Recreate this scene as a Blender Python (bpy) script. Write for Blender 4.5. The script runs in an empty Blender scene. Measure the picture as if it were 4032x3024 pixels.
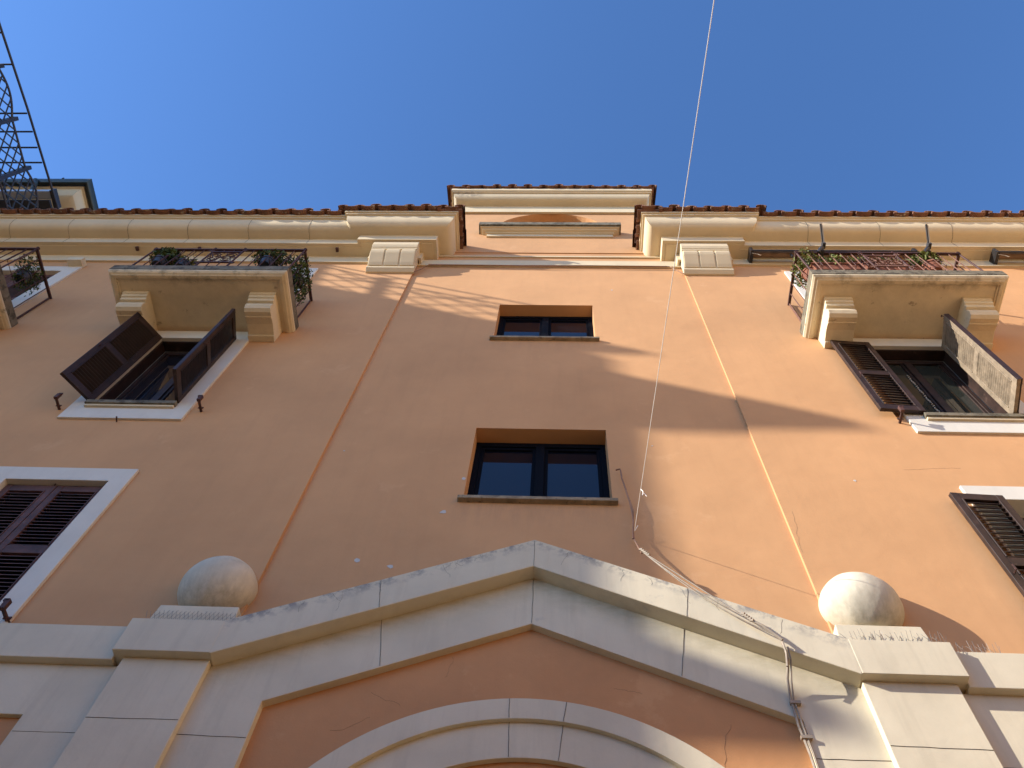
import bpy, math, random
from mathutils import Vector, Matrix
from mathutils.geometry import tessellate_polygon
random.seed(7)
S = bpy.context.scene
COL = S.collection
# ------------------------------------------------------------------ camera
SUNK, SUNM = 2.72, 1.30             # sunlight travels (+K, +1, -M)
cam_d = bpy.data.cameras.new('camera'); cam = bpy.data.objects.new('camera', cam_d); COL.objects.link(cam)
cam_d.sensor_fit = 'HORIZONTAL'; cam_d.sensor_width = 36.0; cam_d.lens = 36.0*3240/4032
cam_d.clip_start = .05; cam_d.clip_end = 800
h = (0.9984973, 0.01397342, -0.05298952); v = (0.05367999, -0.44396927, 0.89443264); yv = (0.01102743, 0.89593305, 0.44405221)
right = Vector((h[0], yv[0], v[0])); down = Vector((h[1], yv[1], v[1])); fwd = Vector((h[2], yv[2], v[2]))
M = Matrix((( right.x, -down.x, -fwd.x, 0), (right.y, -down.y, -fwd.y, -4.1), (right.z, -down.z, -fwd.z, 1.6), (0, 0, 0, 1)))
cam.matrix_world = M
S.camera = cam
# ------------------------------------------------------------------ sky and sun
elev = math.atan2(SUNM, math.hypot(SUNK, 1)); 
w = bpy.data.worlds.new('World'); S.world = w; w.use_nodes = True
nt = w.node_tree; bg = nt.nodes['Background']
sky = nt.nodes.new('ShaderNodeTexSky'); sky.sky_type = 'NISHITA'; sky.sun_disc = False
sky.sun_elevation = elev; sky.sun_rotation = math.atan2(-SUNK, -1.0)
sky.air_density = 1.0; sky.dust_density = 0.15; sky.ozone_density = 8.0; sky.altitude = 400
nt.links.new(sky.outputs[0], bg.inputs[0]); bg.inputs[1].default_value = 0.150
sl = bpy.data.lights.new('sun', 'SUN'); sun = bpy.data.objects.new('sun', sl); COL.objects.link(sun)
sl.energy = 4.45; sl.angle = math.radians(.42); sl.color = (1.0, .92, .81)
sun.rotation_euler = Vector((SUNK, 1, -SUNM)).to_track_quat('-Z', 'Y').to_euler()
S.view_settings.view_transform = 'Standard'; S.view_settings.look = 'None'; S.view_settings.exposure = 1.05; S.view_settings.gamma = 1
S.render.engine = 'CYCLES'; S.cycles.max_bounces = 10; S.cycles.diffuse_bounces = 6

# ------------------------------------------------------------------ materials
def mat(name, col, rough=.85, var=.12, scale=1.2, bump=.15, bscale=60, metal=0, spec=.3, col2=None, streak=0, fine=.05, stain=None):
    m = bpy.data.materials.new(name); m.use_nodes = True; n = m.node_tree.nodes; l = m.node_tree.links
    b = n['Principled BSDF']; b.inputs['Roughness'].default_value = rough; b.inputs['Metallic'].default_value = metal
    b.inputs['Specular IOR Level'].default_value = spec
    g = n.new('ShaderNodeNewGeometry')
    no = n.new('ShaderNodeTexNoise'); no.inputs['Scale'].default_value = scale; no.inputs['Detail'].default_value = 7; no.inputs['Roughness'].default_value = .6
    l.new(g.outputs['Position'], no.inputs['Vector'])
    cr = n.new('ShaderNodeValToRGB'); cr.color_ramp.elements[0].position = .3; cr.color_ramp.elements[1].position = .72
    c2 = col2 or tuple(c*(1-var*1.6) for c in col)
    cr.color_ramp.elements[0].color = (*c2, 1); cr.color_ramp.elements[1].color = (*[min(1, c*(1+var*.5)) for c in col], 1)
    l.new(no.outputs['Fac'], cr.inputs['Fac']); out = cr.outputs['Color']
    def mix(fac_socket, color, amt, blend='MIX'):
        nonlocal out
        mx = n.new('ShaderNodeMixRGB'); mx.blend_type = blend
        ml = n.new('ShaderNodeMath'); ml.operation = 'MULTIPLY'; ml.inputs[1].default_value = amt; l.new(fac_socket, ml.inputs[0])
        l.new(ml.outputs[0], mx.inputs[0]); l.new(out, mx.inputs[1]); mx.inputs[2].default_value = (*color, 1); out = mx.outputs[0]
    if streak:      # rain streaks running down the face
        mp = n.new('ShaderNodeMapping'); mp.inputs['Scale'].default_value = (5.5, 5.5, .55); l.new(g.outputs['Position'], mp.inputs[0])
        n2 = n.new('ShaderNodeTexNoise'); n2.inputs['Scale'].default_value = 1.6; n2.inputs['Detail'].default_value = 9; n2.inputs['Roughness'].default_value = .65; l.new(mp.outputs[0], n2.inputs[0])
        r2 = n.new('ShaderNodeValToRGB'); r2.color_ramp.elements[0].position = .50; r2.color_ramp.elements[1].position = .78; l.new(n2.outputs['Fac'], r2.inputs[0])
        mix(r2.outputs[0], tuple(c*.62 for c in col), streak)
    if stain:       # (colour, threshold, amount, scale): patches of dirt or worn paint
        n3 = n.new('ShaderNodeTexNoise'); n3.inputs['Scale'].default_value = stain[3]; n3.inputs['Detail'].default_value = 12; n3.inputs['Roughness'].default_value = .7; l.new(g.outputs['Position'], n3.inputs[0])
        r3 = n.new('ShaderNodeValToRGB'); r3.color_ramp.elements[0].position = stain[1]; r3.color_ramp.elements[1].position = stain[1]+.06; l.new(n3.outputs['Fac'], r3.inputs[0])
        mix(r3.outputs[0], stain[0], stain[2])
    if fine:
        n4 = n.new('ShaderNodeTexNoise'); n4.inputs['Scale'].default_value = bscale*1.7; n4.inputs['Detail'].default_value = 4; l.new(g.outputs['Position'], n4.inputs[0])
        mix(n4.outputs['Fac'], tuple(c*.5 for c in col), fine*2)
    l.new(out, b.inputs['Base Color'])
    if bump:
        bn = n.new('ShaderNodeTexNoise'); bn.inputs['Scale'].default_value = bscale; bn.inputs['Detail'].default_value = 5; l.new(g.outputs['Position'], bn.inputs[0])
        bu = n.new('ShaderNodeBump'); bu.inputs['Strength'].default_value = bump; bu.inputs['Distance'].default_value = .004
        bn2 = n.new('ShaderNodeTexNoise'); bn2.inputs['Scale'].default_value = 3.2; bn2.inputs['Detail'].default_value = 3; l.new(g.outputs['Position'], bn2.inputs[0])
        bu2 = n.new('ShaderNodeBump'); bu2.inputs['Strength'].default_value = min(1, bump*2); bu2.inputs['Distance'].default_value = .02
        l.new(bn2.outputs['Fac'], bu2.inputs['Height']); l.new(bn.outputs['Fac'], bu.inputs['Height']); l.new(bu2.outputs[0], bu.inputs['Normal'])
        l.new(bu.outputs[0], b.inputs['Normal'])
    return m
STUC = mat('apricot stucco', (.60, .334, .160), var=.09, scale=.8, bump=.16, bscale=90, streak=.16, fine=.04, stain=((.65, .385, .205), .60, .35, 1.7))
STUCD = mat('orange stucco', (.58, .29, .125), var=.10, scale=1.3, bump=.2, bscale=90, streak=.12, fine=.05, stain=((.64, .36, .17), .58, .4, 2.3))
CREAM = mat('cream cornice paint', (.65, .545, .37), var=.07, scale=1.6, bump=.1, bscale=50, streak=.12, stain=((.55, .45, .30), .66, .4, 2.5))
PORT = mat('portal limewash', (.67, .60, .445), var=.09, scale=1.4, bump=.15, bscale=45, streak=.42, stain=((.40, .38, .33), .66, .55, 3.0))
WORN = mat('worn cream paint', (.68, .59, .42), var=.10, scale=3, bump=.35, bscale=40, streak=.25, stain=((.28, .23, .16), .62, .8, 5))
WHITE = mat('white window surround', (.66, .63, .56), var=.06, scale=2, bump=.08, bscale=50, streak=.18)
MARB = mat('weathered travertine', (.20, .175, .125), var=.3, scale=7, bump=.4, bscale=35, streak=.3, stain=((.06, .05, .035), .52, .8, 9))
TERRA = mat('terracotta roof tile', (.22, .105, .065), var=.35, scale=6, bump=.3, bscale=40, stain=((.42, .36, .28), .57, .7, 9))
TERRB = mat('terracotta pot', (.26, .10, .06), var=.15, scale=6, bump=.15, bscale=40)
SILL = mat('brown marble sill', (.34, .27, .18), var=.3, scale=9, bump=.2, stain=((.12, .09, .06), .56, .8, 12))
WOOD = mat('dark brown shutter paint', (.036, .017, .012), rough=.5, var=.4, scale=9, bump=.2, bscale=60, spec=.4, stain=((.10, .06, .045), .60, .6, 8))
WOODK = mat('shaded slat brown', (.022, .011, .008), rough=.5, var=.3, scale=9, bump=.15, spec=.3)  # shutter brown again, shade put into the colour against bounced light on slats
WOODW = mat('bleached shutter wood', (.30, .235, .165), rough=.8, var=.3, scale=12, bump=.4, bscale=60, streak=.5, stain=((.12, .07, .05), .63, .7, 16))
WOODR = mat('old red brown shutter paint', (.12, .055, .045), rough=.6, var=.35, scale=8, bump=.3, bscale=50, stain=((.23, .16, .13), .63, .5, 12))
IRON = mat('rusty iron', (.085, .035, .028), rough=.65, var=.35, scale=14, bump=.3, bscale=80, spec=.4)
IRONL = mat('sunlit tone of iron', (.21, .105, .075), rough=.7, var=.3, scale=14, bump=.3, bscale=80, spec=.3)  # same rusty iron, sunlight put into the colour for the right balconies
IRONB = mat('dark grey iron', (.035, .035, .042), rough=.5, var=.25, scale=10, bump=.1, spec=.5)
ALU = mat('blue black window frame', (.005, .006, .010), rough=.6, var=.1, bump=0, fine=0, spec=.04)
COPPER = mat('dark green gutter metal', (.045, .055, .048), rough=.45, var=.25, scale=6, bump=.1, metal=.3, spec=.5)
SPIKE = mat('dull steel wire', (.22, .20, .18), rough=.5, var=.1, bump=0, metal=.2)
ZINC = mat('pale zinc', (.50, .50, .50), rough=.4, var=.1, bump=.05, metal=.5)
JOINT = mat('dark joint', (.10, .085, .065), var=.3, scale=20, bump=0, fine=0)
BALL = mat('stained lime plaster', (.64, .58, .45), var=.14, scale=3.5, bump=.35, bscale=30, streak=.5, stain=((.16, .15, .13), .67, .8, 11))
CABLE = mat('painted cable', (.30, .17, .11), rough=.7, var=.2, scale=20, bump=0)
CABW = mat('grey white cable', (.36, .30, .235), rough=.6, var=.2, scale=20, bump=0)
STRING = mat('white nylon string', (.80, .78, .74), rough=.6, var=.05, bump=0, fine=0)
LEAF = mat('green leaf', (.075, .12, .030), rough=.6, var=.45, scale=15, bump=0, fine=0, spec=.3)
LEAFY = mat('yellow green leaf', (.19, .22, .055), rough=.6, var=.4, scale=18, bump=0, fine=0)
LEAFD = mat('dry brown leaf', (.20, .13, .07), rough=.8, var=.3, scale=18, bump=0, fine=0)
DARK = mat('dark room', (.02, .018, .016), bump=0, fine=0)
CURT = mat('pale curtain', (.5, .46, .4), var=.1, scale=6, bump=.1)
BLACK = mat('black plastic', (.012, .012, .014), rough=.4, bump=0, fine=0, spec=.5)
FABR = mat('brown awning fabric', (.20, .13, .08), var=.2, scale=8, bump=.1)
CHIP = mat('bare plaster', (.55, .54, .52), var=.08, scale=20, bump=.1)
ASPH = mat('pale street paving', (.16, .135, .10), var=.2, scale=2, bump=.3, bscale=80)
PAVE = mat('pavement stone', (.22, .19, .14), var=.2, scale=2, bump=.3)
OPPO = mat('warm ochre stucco', (.72, .52, .31), var=.1, scale=.7, bump=.1, streak=.2)
PALE = mat('pale plaster', (.62, .42, .235), var=.1, scale=.7, bump=.1, streak=.2)
def glass(name, col, rough=.02):
    m = bpy.data.materials.new(name); m.use_nodes = True; b = m.node_tree.nodes['Principled BSDF']
    b.inputs['Base Color'].default_value = (*col, 1); b.inputs['Roughness'].default_value = rough; b.inputs['IOR'].default_value = 1.5
    n = m.node_tree.nodes; no = n.new('ShaderNodeTexNoise'); no.inputs['Scale'].default_value = 1.3
    g = n.new('ShaderNodeNewGeometry'); m.node_tree.links.new(g.outputs['Position'], no.inputs['Vector'])
    bu = n.new('ShaderNodeBump'); bu.inputs['Strength'].default_value = .04; bu.inputs['Distance'].default_value = .02
    m.node_tree.links.new(no.outputs['Fac'], bu.inputs['Height']); m.node_tree.links.new(bu.outputs[0], b.inputs['Normal'])
    return m
GLASS = glass('window glass', (.006, .008, .014))
GLASSB = glass('bright reflecting glass', (.01, .012, .02)); GLASSB.node_tree.nodes['Principled BSDF'].inputs['IOR'].default_value = 2.4
GLASSG = glass('greenish window glass', (.03, .032, .026))

def dirt(m, col, fn, amt, nscale=6, lo=.42, hi=.62, stretch=(1, 1, 1)):
    """a dirt mark with a shape of its own: fn(node helper) gives a 0..1 mask from the position"""
    n = m.node_tree.nodes; l = m.node_tree.links; b = n['Principled BSDF']
    g = n.new('ShaderNodeNewGeometry'); sp = n.new('ShaderNodeSeparateXYZ'); l.new(g.outputs['Position'], sp.inputs[0])
    def mt(op, a, c=0.0, clamp=False):
        q = n.new('ShaderNodeMath'); q.operation = op; q.use_clamp = clamp
        for i, t in enumerate((a, c)):
            if isinstance(t, (int, float)): q.inputs[i].default_value = t
            else: l.new(t, q.inputs[i])
        return q.outputs[0]
    mask = fn(mt, sp.outputs[0], sp.outputs[1], sp.outputs[2])
    mp = n.new('ShaderNodeMapping'); mp.inputs['Scale'].default_value = stretch; l.new(g.outputs['Position'], mp.inputs[0])
    no = n.new('ShaderNodeTexNoise'); no.inputs['Scale'].default_value = nscale; no.inputs['Detail'].default_value = 10; no.inputs['Roughness'].default_value = .7; l.new(mp.outputs[0], no.inputs[0])
    f = mt('DIVIDE', mt('SUBTRACT', no.outputs['Fac'], lo), hi-lo, True)
    f = mt('MULTIPLY', mt('MULTIPLY', f, mask, True), amt)
    mx = n.new('ShaderNodeMixRGB'); old = b.inputs['Base Color'].links[0].from_socket
    l.new(f, mx.inputs[0]); l.new(old, mx.inputs[1]); mx.inputs[2].default_value = (*col, 1); l.new(mx.outputs[0], b.inputs['Base Color'])
def ramp(mt, v, a, b):     # 0 at a, 1 at b
    return mt('DIVIDE', mt('SUBTRACT', v, a), b-a, True)
def under_sill(x0, x1, z0, dz):
    return lambda mt, x, y, z: mt('MULTIPLY', mt('MULTIPLY', ramp(mt, x, x0-.1, x0+.1), ramp(mt, x, x1+.1, x1-.1)), mt('MULTIPLY', ramp(mt, z, z0-dz, z0), ramp(mt, z, z0+.12, z0+.06)))
dirt(STUC, (.33, .20, .12), under_sill(-.85, .56, 7.57, .42), .55, 5, .35, .7, (3, 3, .6))
dirt(STUC, (.33, .20, .12), under_sill(-.85, .56, 11.15, .35), .45, 5, .35, .7, (3, 3, .6))
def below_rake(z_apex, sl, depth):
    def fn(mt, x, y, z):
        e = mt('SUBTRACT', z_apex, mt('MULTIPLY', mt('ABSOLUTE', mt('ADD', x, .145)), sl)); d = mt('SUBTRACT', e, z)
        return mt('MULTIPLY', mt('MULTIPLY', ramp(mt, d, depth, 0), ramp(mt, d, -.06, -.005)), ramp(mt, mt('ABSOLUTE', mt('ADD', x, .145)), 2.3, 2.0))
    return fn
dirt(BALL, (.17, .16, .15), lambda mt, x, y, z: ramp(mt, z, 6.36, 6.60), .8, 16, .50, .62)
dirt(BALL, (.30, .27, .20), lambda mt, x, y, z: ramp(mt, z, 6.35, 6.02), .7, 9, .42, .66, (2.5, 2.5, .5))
dirt(WORN, (.20, .17, .12), lambda mt, x, y, z: mt('MULTIPLY', ramp(mt, y, -.60, -.74), ramp(mt, z, 11.2, 11.22)), .5, 5, .50, .60)
dirt(CREAM, (.30, .25, .19), lambda mt, x, y, z: mt('MULTIPLY', mt('MULTIPLY', ramp(mt, z, 17.70, 17.76), ramp(mt, x, -1.45, -1.62)), ramp(mt, z, 17.93, 17.88)), .7, 12, .44, .54)
dirt(STUC, (.46, .24, .11), lambda mt, x, y, z: mt('MULTIPLY', ramp(mt, z, 8.6, 6.2), ramp(mt, z, 5.9, 6.2)), .35, 1.1, .40, .75, (1, 1, 1.6))
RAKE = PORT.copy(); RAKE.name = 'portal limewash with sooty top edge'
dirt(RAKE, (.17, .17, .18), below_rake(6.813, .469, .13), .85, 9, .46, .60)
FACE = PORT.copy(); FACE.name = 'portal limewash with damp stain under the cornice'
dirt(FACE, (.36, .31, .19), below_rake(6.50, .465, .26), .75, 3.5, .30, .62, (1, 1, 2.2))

# ------------------------------------------------------------------ mesh helpers
ORG = {}
class MB:
    def __init__(s): s.v = []; s.f = []
    def add(s, vs, fs):
        o = len(s.v); s.v += [tuple(q) for q in vs]; s.f += [tuple(o+i for i in f) for f in fs]; return s
    def box(s, x0, x1, y0, y1, z0, z1):
        x0, x1 = sorted((x0, x1)); y0, y1 = sorted((y0, y1)); z0, z1 = sorted((z0, z1))
        return s.add([(x0,y0,z0),(x1,y0,z0),(x1,y1,z0),(x0,y1,z0),(x0,y0,z1),(x1,y0,z1),(x1,y1,z1),(x0,y1,z1)],
                     [(0,3,2,1),(4,5,6,7),(0,1,5,4),(1,2,6,5),(2,3,7,6),(3,0,4,7)])
    def tbox(s, T, a, b):
        """box between corners a and b in the frame T (function of three numbers)"""
        vs = [T(x, y, z) for z in (a[2], b[2]) for x, y in ((a[0],a[1]),(b[0],a[1]),(b[0],b[1]),(a[0],b[1]))]
        return s.add(vs, [(0,3,2,1),(4,5,6,7),(0,1,5,4),(1,2,6,5),(2,3,7,6),(3,0,4,7)])
    def tube(s, pts, r, n=8, r1=None):
        pts = [Vector(p) for p in pts]; rings = []
        for i, p in enumerate(pts):
            t = (pts[min(i+1, len(pts)-1)] - pts[max(i-1, 0)]).normalized()
            u = t.cross(Vector((0, 0, 1))); 
            if u.length < .05: u = t.cross(Vector((1, 0, 0)))
            u.normalize(); w_ = t.cross(u)
            rr = r if r1 is None else r + (r1-r)*i/max(1, len(pts)-1)
            rings.append([p + (u*math.cos(6.28318*k/n) + w_*math.sin(6.28318*k/n))*rr for k in range(n)])
        o = len(s.v)
        for R in rings: s.v += [tuple(q) for q in R]
        for i in range(len(rings)-1):
            for k in range(n): s.f.append((o+i*n+k, o+i*n+(k+1) % n, o+(i+1)*n+(k+1) % n, o+(i+1)*n+k))
        s.f.append(tuple(o+k for k in range(n))[::-1]); s.f.append(tuple(o+(len(rings)-1)*n+k for k in range(n)))
        return s
    def prism(s, outer, holes, y0, y1, back=True):
        """polygon in the x-z plane (with holes) extruded from y0 (front) to y1"""
        loops = [outer] + list(holes)
        tri = tessellate_polygon([[Vector((x, z, 0)) for x, z in L] for L in loops])
        flat = [p for L in loops for p in L]
        o = len(s.v); n = len(flat)
        s.v += [(x, y0, z) for x, z in flat] + [(x, y1, z) for x, z in flat]
        for t in tri:
            a, b, c = [flat[i] for i in t]
            area = (b[0]-a[0])*(c[1]-a[1]) - (c[0]-a[0])*(b[1]-a[1])
            if abs(area) < 1e-9: continue
            t = t if area > 0 else t[::-1]
            s.f.append(tuple(o+i for i in t))
            if back: s.f.append(tuple(o+n+i for i in t[::-1]))
        k = 0
        for L in loops:
            for i in range(len(L)):
                j = (i+1) % len(L); s.f.append((o+k+i, o+k+j, o+n+k+j, o+n+k+i))
            k += len(L)
        return s
    def xprism(s, prof, x0, x1):
        """profile in (y, z) extruded along x"""
        n = len(prof); o = len(s.v)
        s.v += [(x0, a, b) for a, b in prof] + [(x1, a, b) for a, b in prof]
        tri = tessellate_polygon([[Vector((a, b, 0)) for a, b in prof]])
        for t in tri: s.f.append(tuple(o+i for i in t)); s.f.append(tuple(o+n+i for i in t[::-1]))
        for i in range(n): j = (i+1) % n; s.f.append((o+i, o+j, o+n+j, o+n+i))
        return s
    def sweep(s, prof, path, caps=True):
        """moulding: prof = [(projection, z)], path = plan points, outward is to the right of travel"""
        P = [Vector(p) for p in path]; rows = []
        for i, p in enumerate(P):
            ns = []
            if i > 0: t = (P[i]-P[i-1]).normalized(); ns.append(Vector((t.y, -t.x)))
            if i < len(P)-1: t = (P[i+1]-P[i]).normalized(); ns.append(Vector((t.y, -t.x)))
            m = ns[0] if len(ns) == 1 else (ns[0]+ns[1]) / max(.2, 1 + ns[0].dot(ns[1]))
            rows.append([(p.x+m.x*a, p.y+m.y*a, z) for a, z in prof])
        o = len(s.v); n = len(prof)
        for r in rows: s.v += r
        for i in range(len(rows)-1):
            for k in range(n-1): s.f.append((o+i*n+k, o+i*n+k+1, o+(i+1)*n+k+1, o+(i+1)*n+k))
        if caps:
            s.f.append(tuple(o+k for k in range(n))); s.f.append(tuple(o+(len(rows)-1)*n+k for k in range(n))[::-1])
        return s
    def build(s, name, m, parent=None, smooth=False, bevel=0, label=None, kind=None, ang=35):
        me = bpy.data.meshes.new(name)
        off = Vector(ORG.get(parent.name, (0, 0, 0))) if parent else Vector((0, 0, 0))
        me.from_pydata([(x-off.x, y-off.y, z-off.z) for x, y, z in s.v], [], s.f); me.update()
        me.materials.append(m)
        ob = bpy.data.objects.new(name, me); COL.objects.link(ob)
        if parent: ob.parent = parent; ORG[ob.name] = tuple(off)
        if label: ob['label'] = label
        if kind: ob['kind'] = kind
        import bmesh
        bm = bmesh.new(); bm.from_mesh(me); bmesh.ops.recalc_face_normals(bm, faces=bm.faces); bm.to_mesh(me); bm.free()
        if bevel:
            bv = ob.modifiers.new('bevel', 'BEVEL'); bv.width = bevel; bv.segments = 2; bv.limit_method = 'ANGLE'; bv.angle_limit = math.radians(40)
        if smooth:
            me.polygons.foreach_set('use_smooth', [True]*len(me.polygons))
            try: me.set_sharp_from_angle(angle=math.radians(ang))
            except Exception: pass
        return ob
def thing(name, loc, label, cat, group=None):
    o = bpy.data.objects.new(name, None); o.location = loc; COL.objects.link(o); o.empty_display_size = .2
    ORG[o.name] = tuple(loc); o['label'] = label; o['category'] = cat
    if group: o['group'] = group
    return o
def tag(o, label, cat, group=None):
    o['label'] = label; o['category'] = cat
    if group: o['group'] = group
    return o
CX = -.145                     # axis of symmetry of the facade

# ------------------------------------------------------------------ street
MB().box(-150, 150, -150, 150, -.4, 0).build('ground', PAVE, kind='structure')
MB().box(-60, 60, -6.9, -1.6, .004, .05).build('road', ASPH, kind='structure')

# ------------------------------------------------------------------ the house
B = thing('apartment_building', (CX, 0, 0), 'apricot stuccoed apartment building with cream cornices and tiled eaves', 'building')
G0, G1 = CX-2.09, CX+2.09      # edges of the recessed middle bay
wl = CX-4.39; wr = CX+4.39     # window axes of the two side bays
def rect(x0, x1, z0, z1): return [(x0, z0), (x1, z0), (x1, z1), (x0, z1)]
WIN = []                       # (axis, z0, z1, half)
for ax in (wl-3.82, wl, wr, wr+3.82):
    WIN.append((ax, 9.18, 11.01, .50)); WIN.append((ax, 5.9, 7.73, .50)); WIN.append((ax, 11.47, 13.61, .585))
for side, x0, x1 in (('left', -16, G0), ('right', G1, 14)):
    holes = [rect(a-hw, a+hw, z0, z1) for a, z0, z1, hw in WIN if x0 < a < x1]
    MB().prism(rect(x0, x1, 0, 15.2), holes, 0, .45).build('wall', STUC, B)
MB().prism(rect(G0, G1, 5.2, 14.84), [rect(-.803, .513, 7.617, 8.90), rect(-.800, .498, 11.195, 12.42)], .03, .45).build('wall', STUC, B)
# upper wall of the raised middle with its lunette
cz, R = 16.34, .946
arc = [(CX+R*math.cos(t), cz+R*math.sin(t)) for t in [math.pi*i/28 for i in range(29)]]
lun = arc + [(CX-R, 15.95), (CX+R, 15.95)]
MB().prism(rect(CX-1.69, CX+1.69, 14.80, 18.1), [lun], .015, .5).build('attic_wall', STUC, B)
MB().prism([(CX-R-.1, 15.9), (CX+R+.1, 15.9), (CX+R+.1, 17.4), (CX-R-.1, 17.4)], [], .26, .30).build('lunette_back', STUC, B)
MB().box(CX-1.69, CX+1.69, .5, 6, 15, 18.0).build('attic_block', STUC, B)
# pale band across the middle and mouldings
MB().box(G0, G1, -.005, .03, 14.06, 14.32).box(G0+.2, G1-.2, .005, .03, 14.55, 14.60).build('string_course', CREAM, B, bevel=.004)
PROF = [(0,14.10),(.035,14.10),(.035,14.38),(.19,14.38),(.19,14.395),(.25,14.395),(.25,14.605),(.255,14.61),(.33,14.615),(.385,14.63),(.43,14.655),(.465,14.70),(.485,14.76),(.497,14.84),(.500,14.90),(.53,14.905),(.53,14.95),(.555,14.955),(.555,15.02),(0,15.02)]
XL, XE = CX-2.84, CX-2.055; XR, XF = CX+2.84, CX+2.055
def cornice(path, name='cornice'):
    # curved soffit smooth, edges sharp
    return MB().sweep(PROF, path).build(name, CREAM, B, smooth=True, ang=28)
cornice([(-16, 0), (XL, 0), (XL, -.07), (XE, -.07), (XE, .03)])
cornice([(XF, .03), (XF, -.07), (XR, -.07), (XR, 0), (14, 0)])
# joints in the cornice
for x in list(range(-9, -3))+[3.9, 5.0, 6.1, 7.2, 8.3]:
    MB().tube([(x*1.02+random.uniform(-.004, .004), -a-.0015, za-.0015) for a, za in PROF[5:15]], .0024, 4).build('cornice_joint', JOINT, B)
AP = [(0,17.26),(.04,17.26),(.04,17.66),(.06,17.67),(.12,17.675),(.17,17.69),(.205,17.72),(.23,17.77),(.243,17.84),(.245,17.87),(.275,17.875),(.275,17.92),(.30,17.925),(.30,18.07),(0,18.07)]
AW = 1.685
MB().sweep(AP, [(CX-AW, 3), (CX-AW, .01), (CX+AW, .01), (CX+AW, 3)]).build('attic_cornice', CREAM, B, smooth=True, ang=28)
SP = [(0,15.66),(.03,15.66),(.03,15.775),(.055,15.78),(.06,15.80),(.11,15.81),(.115,15.835),(.15,15.84),(.15,15.86),(0,15.86)]
SW = 1.075
led = MB().sweep(SP, [(CX-SW, .03), (CX-SW, .015), (CX+SW, .015), (CX+SW, .03)]).build('lunette_sill', CREAM, B)
MB().box(CX-SW-.18, CX+SW+.18, -.17, .26, 15.862, 16.02).build('sill_slab', MARB, led, bevel=.006)

# modillions under the projecting ends of the cornice
def modillion(x0, x1):
    mp = [(0,13.64),(-.028,13.645),(-.072,13.69),(-.082,13.70),(-.084,13.748),(0,13.748)]
    m = MB().xprism(mp, x0, x1)
    up = [(0,13.75),(-.085,13.75),(-.16,13.89),(-.215,14.0),(-.228,14.06),(-.228,14.125),(-.25,14.13),(-.25,14.17),(-.262,14.175),(-.285,14.24),(-.285,14.379),(0,14.379)]
    m.xprism(up, x0+.01, x1-.01)
    w_ = (x1-x0-.02)/3
    for i in range(3):
        a, b = x0+.01+i*w_+.014, x0+.01+(i+1)*w_-.014
        m.xprism([(-.05,13.752),(-.098,13.755),(-.135,13.81),(-.185,13.90),(-.232,13.985),(-.250,14.03),(-.255,14.065),(-.250,14.095),(-.235,14.115),(-.05,14.12)], a, b)
    m.build('modillion', CREAM, B, bevel=.006)
modillion(CX-2.82, CX-2.065); modillion(CX+2.065, CX+2.82)

# ---- eaves tiles
def tiles(path_a, path_b, z0, out, slope=.12, depth=1.3, sp=.295, segs=2, skip=(), parent=None, name='roof_tile_row'):
    """rows of pan and cover tiles from path_a to path_b, sticking outward along out"""
    A = Vector(path_a); Bv = Vector(path_b); L = (Bv-A).length; t = (Bv-A)/L; o = Vector(out)
    n = max(1, round(L/sp)); s_ = L/n; mb = MB()
    def Tf(u, p, z):           # u along eave, p outward (0 = tip), z up
        q = A + t*u + o*p; return (q.x, q.y, z0 + z - p*slope)
    for i in range(n):
        u0 = i*s_; jit = random.uniform(-.012, .012); jz = random.uniform(-.006, .006)
        # pan tile: shallow upturned trough with thickness
        m_ = 7; ins = .030
        for sg in range(segs):
            p1 = jit - sg*.42; p0 = p1 - .45; lift = .0*sg
            top = []; bot = []
            for k in range(m_+1):
                f = k/m_; u = u0+ins+(s_-2*ins)*f; c = (2*f-1)**2*.045
                top.append((u, c+.018+lift)); bot.append((u, c*.6+lift))
            vs = [Tf(u, p1, z+jz) for u, z in bot]+[Tf(u, p1, z+jz) for u, z in top]+[Tf(u, p0, z+jz+.01) for u, z in bot]+[Tf(u, p0, z+jz+.01) for u, z in top]
            N = m_+1; fs = []
            for k in range(m_):
                fs += [(k, k+1, N+k+1, N+k), (2*N+k, 2*N+k+1, k+1, k), (N+k, N+k+1, 3*N+k+1, 3*N+k)]
            fs += [(0, N, 3*N, 2*N), (m_, 2*N+m_, 3*N+m_, N+m_)]
            mb.add(vs, fs)
    for i in range(n+1):
        if i in skip or (i == n and -1 in skip): continue
        u0 = i*s_; jit = random.uniform(-.012, .012)+.004; r = .088+random.uniform(-.004, .004)
        for sg in range(segs):
            p1 = jit - sg*.42; p0 = p1-.46; N = 9; vs = []
            for p, rr in ((p1, r), (p1, r-.016), (p0, r*.86), (p0, r*.86-.016)):
                for k in range(N):
                    a = math.pi*k/(N-1); vs.append(Tf(u0+math.cos(a)*rr, p, .045+math.sin(a)*rr*.95))
            fs = []
            for k in range(N-1): fs += [(k, k+1, N+k+1, N+k), (k, 2*N+k, 2*N+k+1, k+1), (N+k, N+k+1, 3*N+k+1, 3*N+k)]
            mb.add(vs, fs)
    # mortar bed under the tiles
    mb.tbox(Tf, (0, -.34, -.012), (L, -max(depth, .36), .02))
    return mb.build(name, TERRA, parent, smooth=True, ang=40)
ROOF = MB().box(-16, XE-.3, .46, 6, 15.02, 15.06).box(XF+.3, 14, .46, 6, 15.02, 15.06).build('roof', TERRA, B)
zt = 14.975; pt = .635
tiles((-16, -pt), (XL-.6, -pt), zt, (0, -1), parent=ROOF)
tiles((XL-.6, -pt-.07), (XE+.575, -pt-.07), zt+.03, (0, -1), parent=ROOF)
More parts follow.
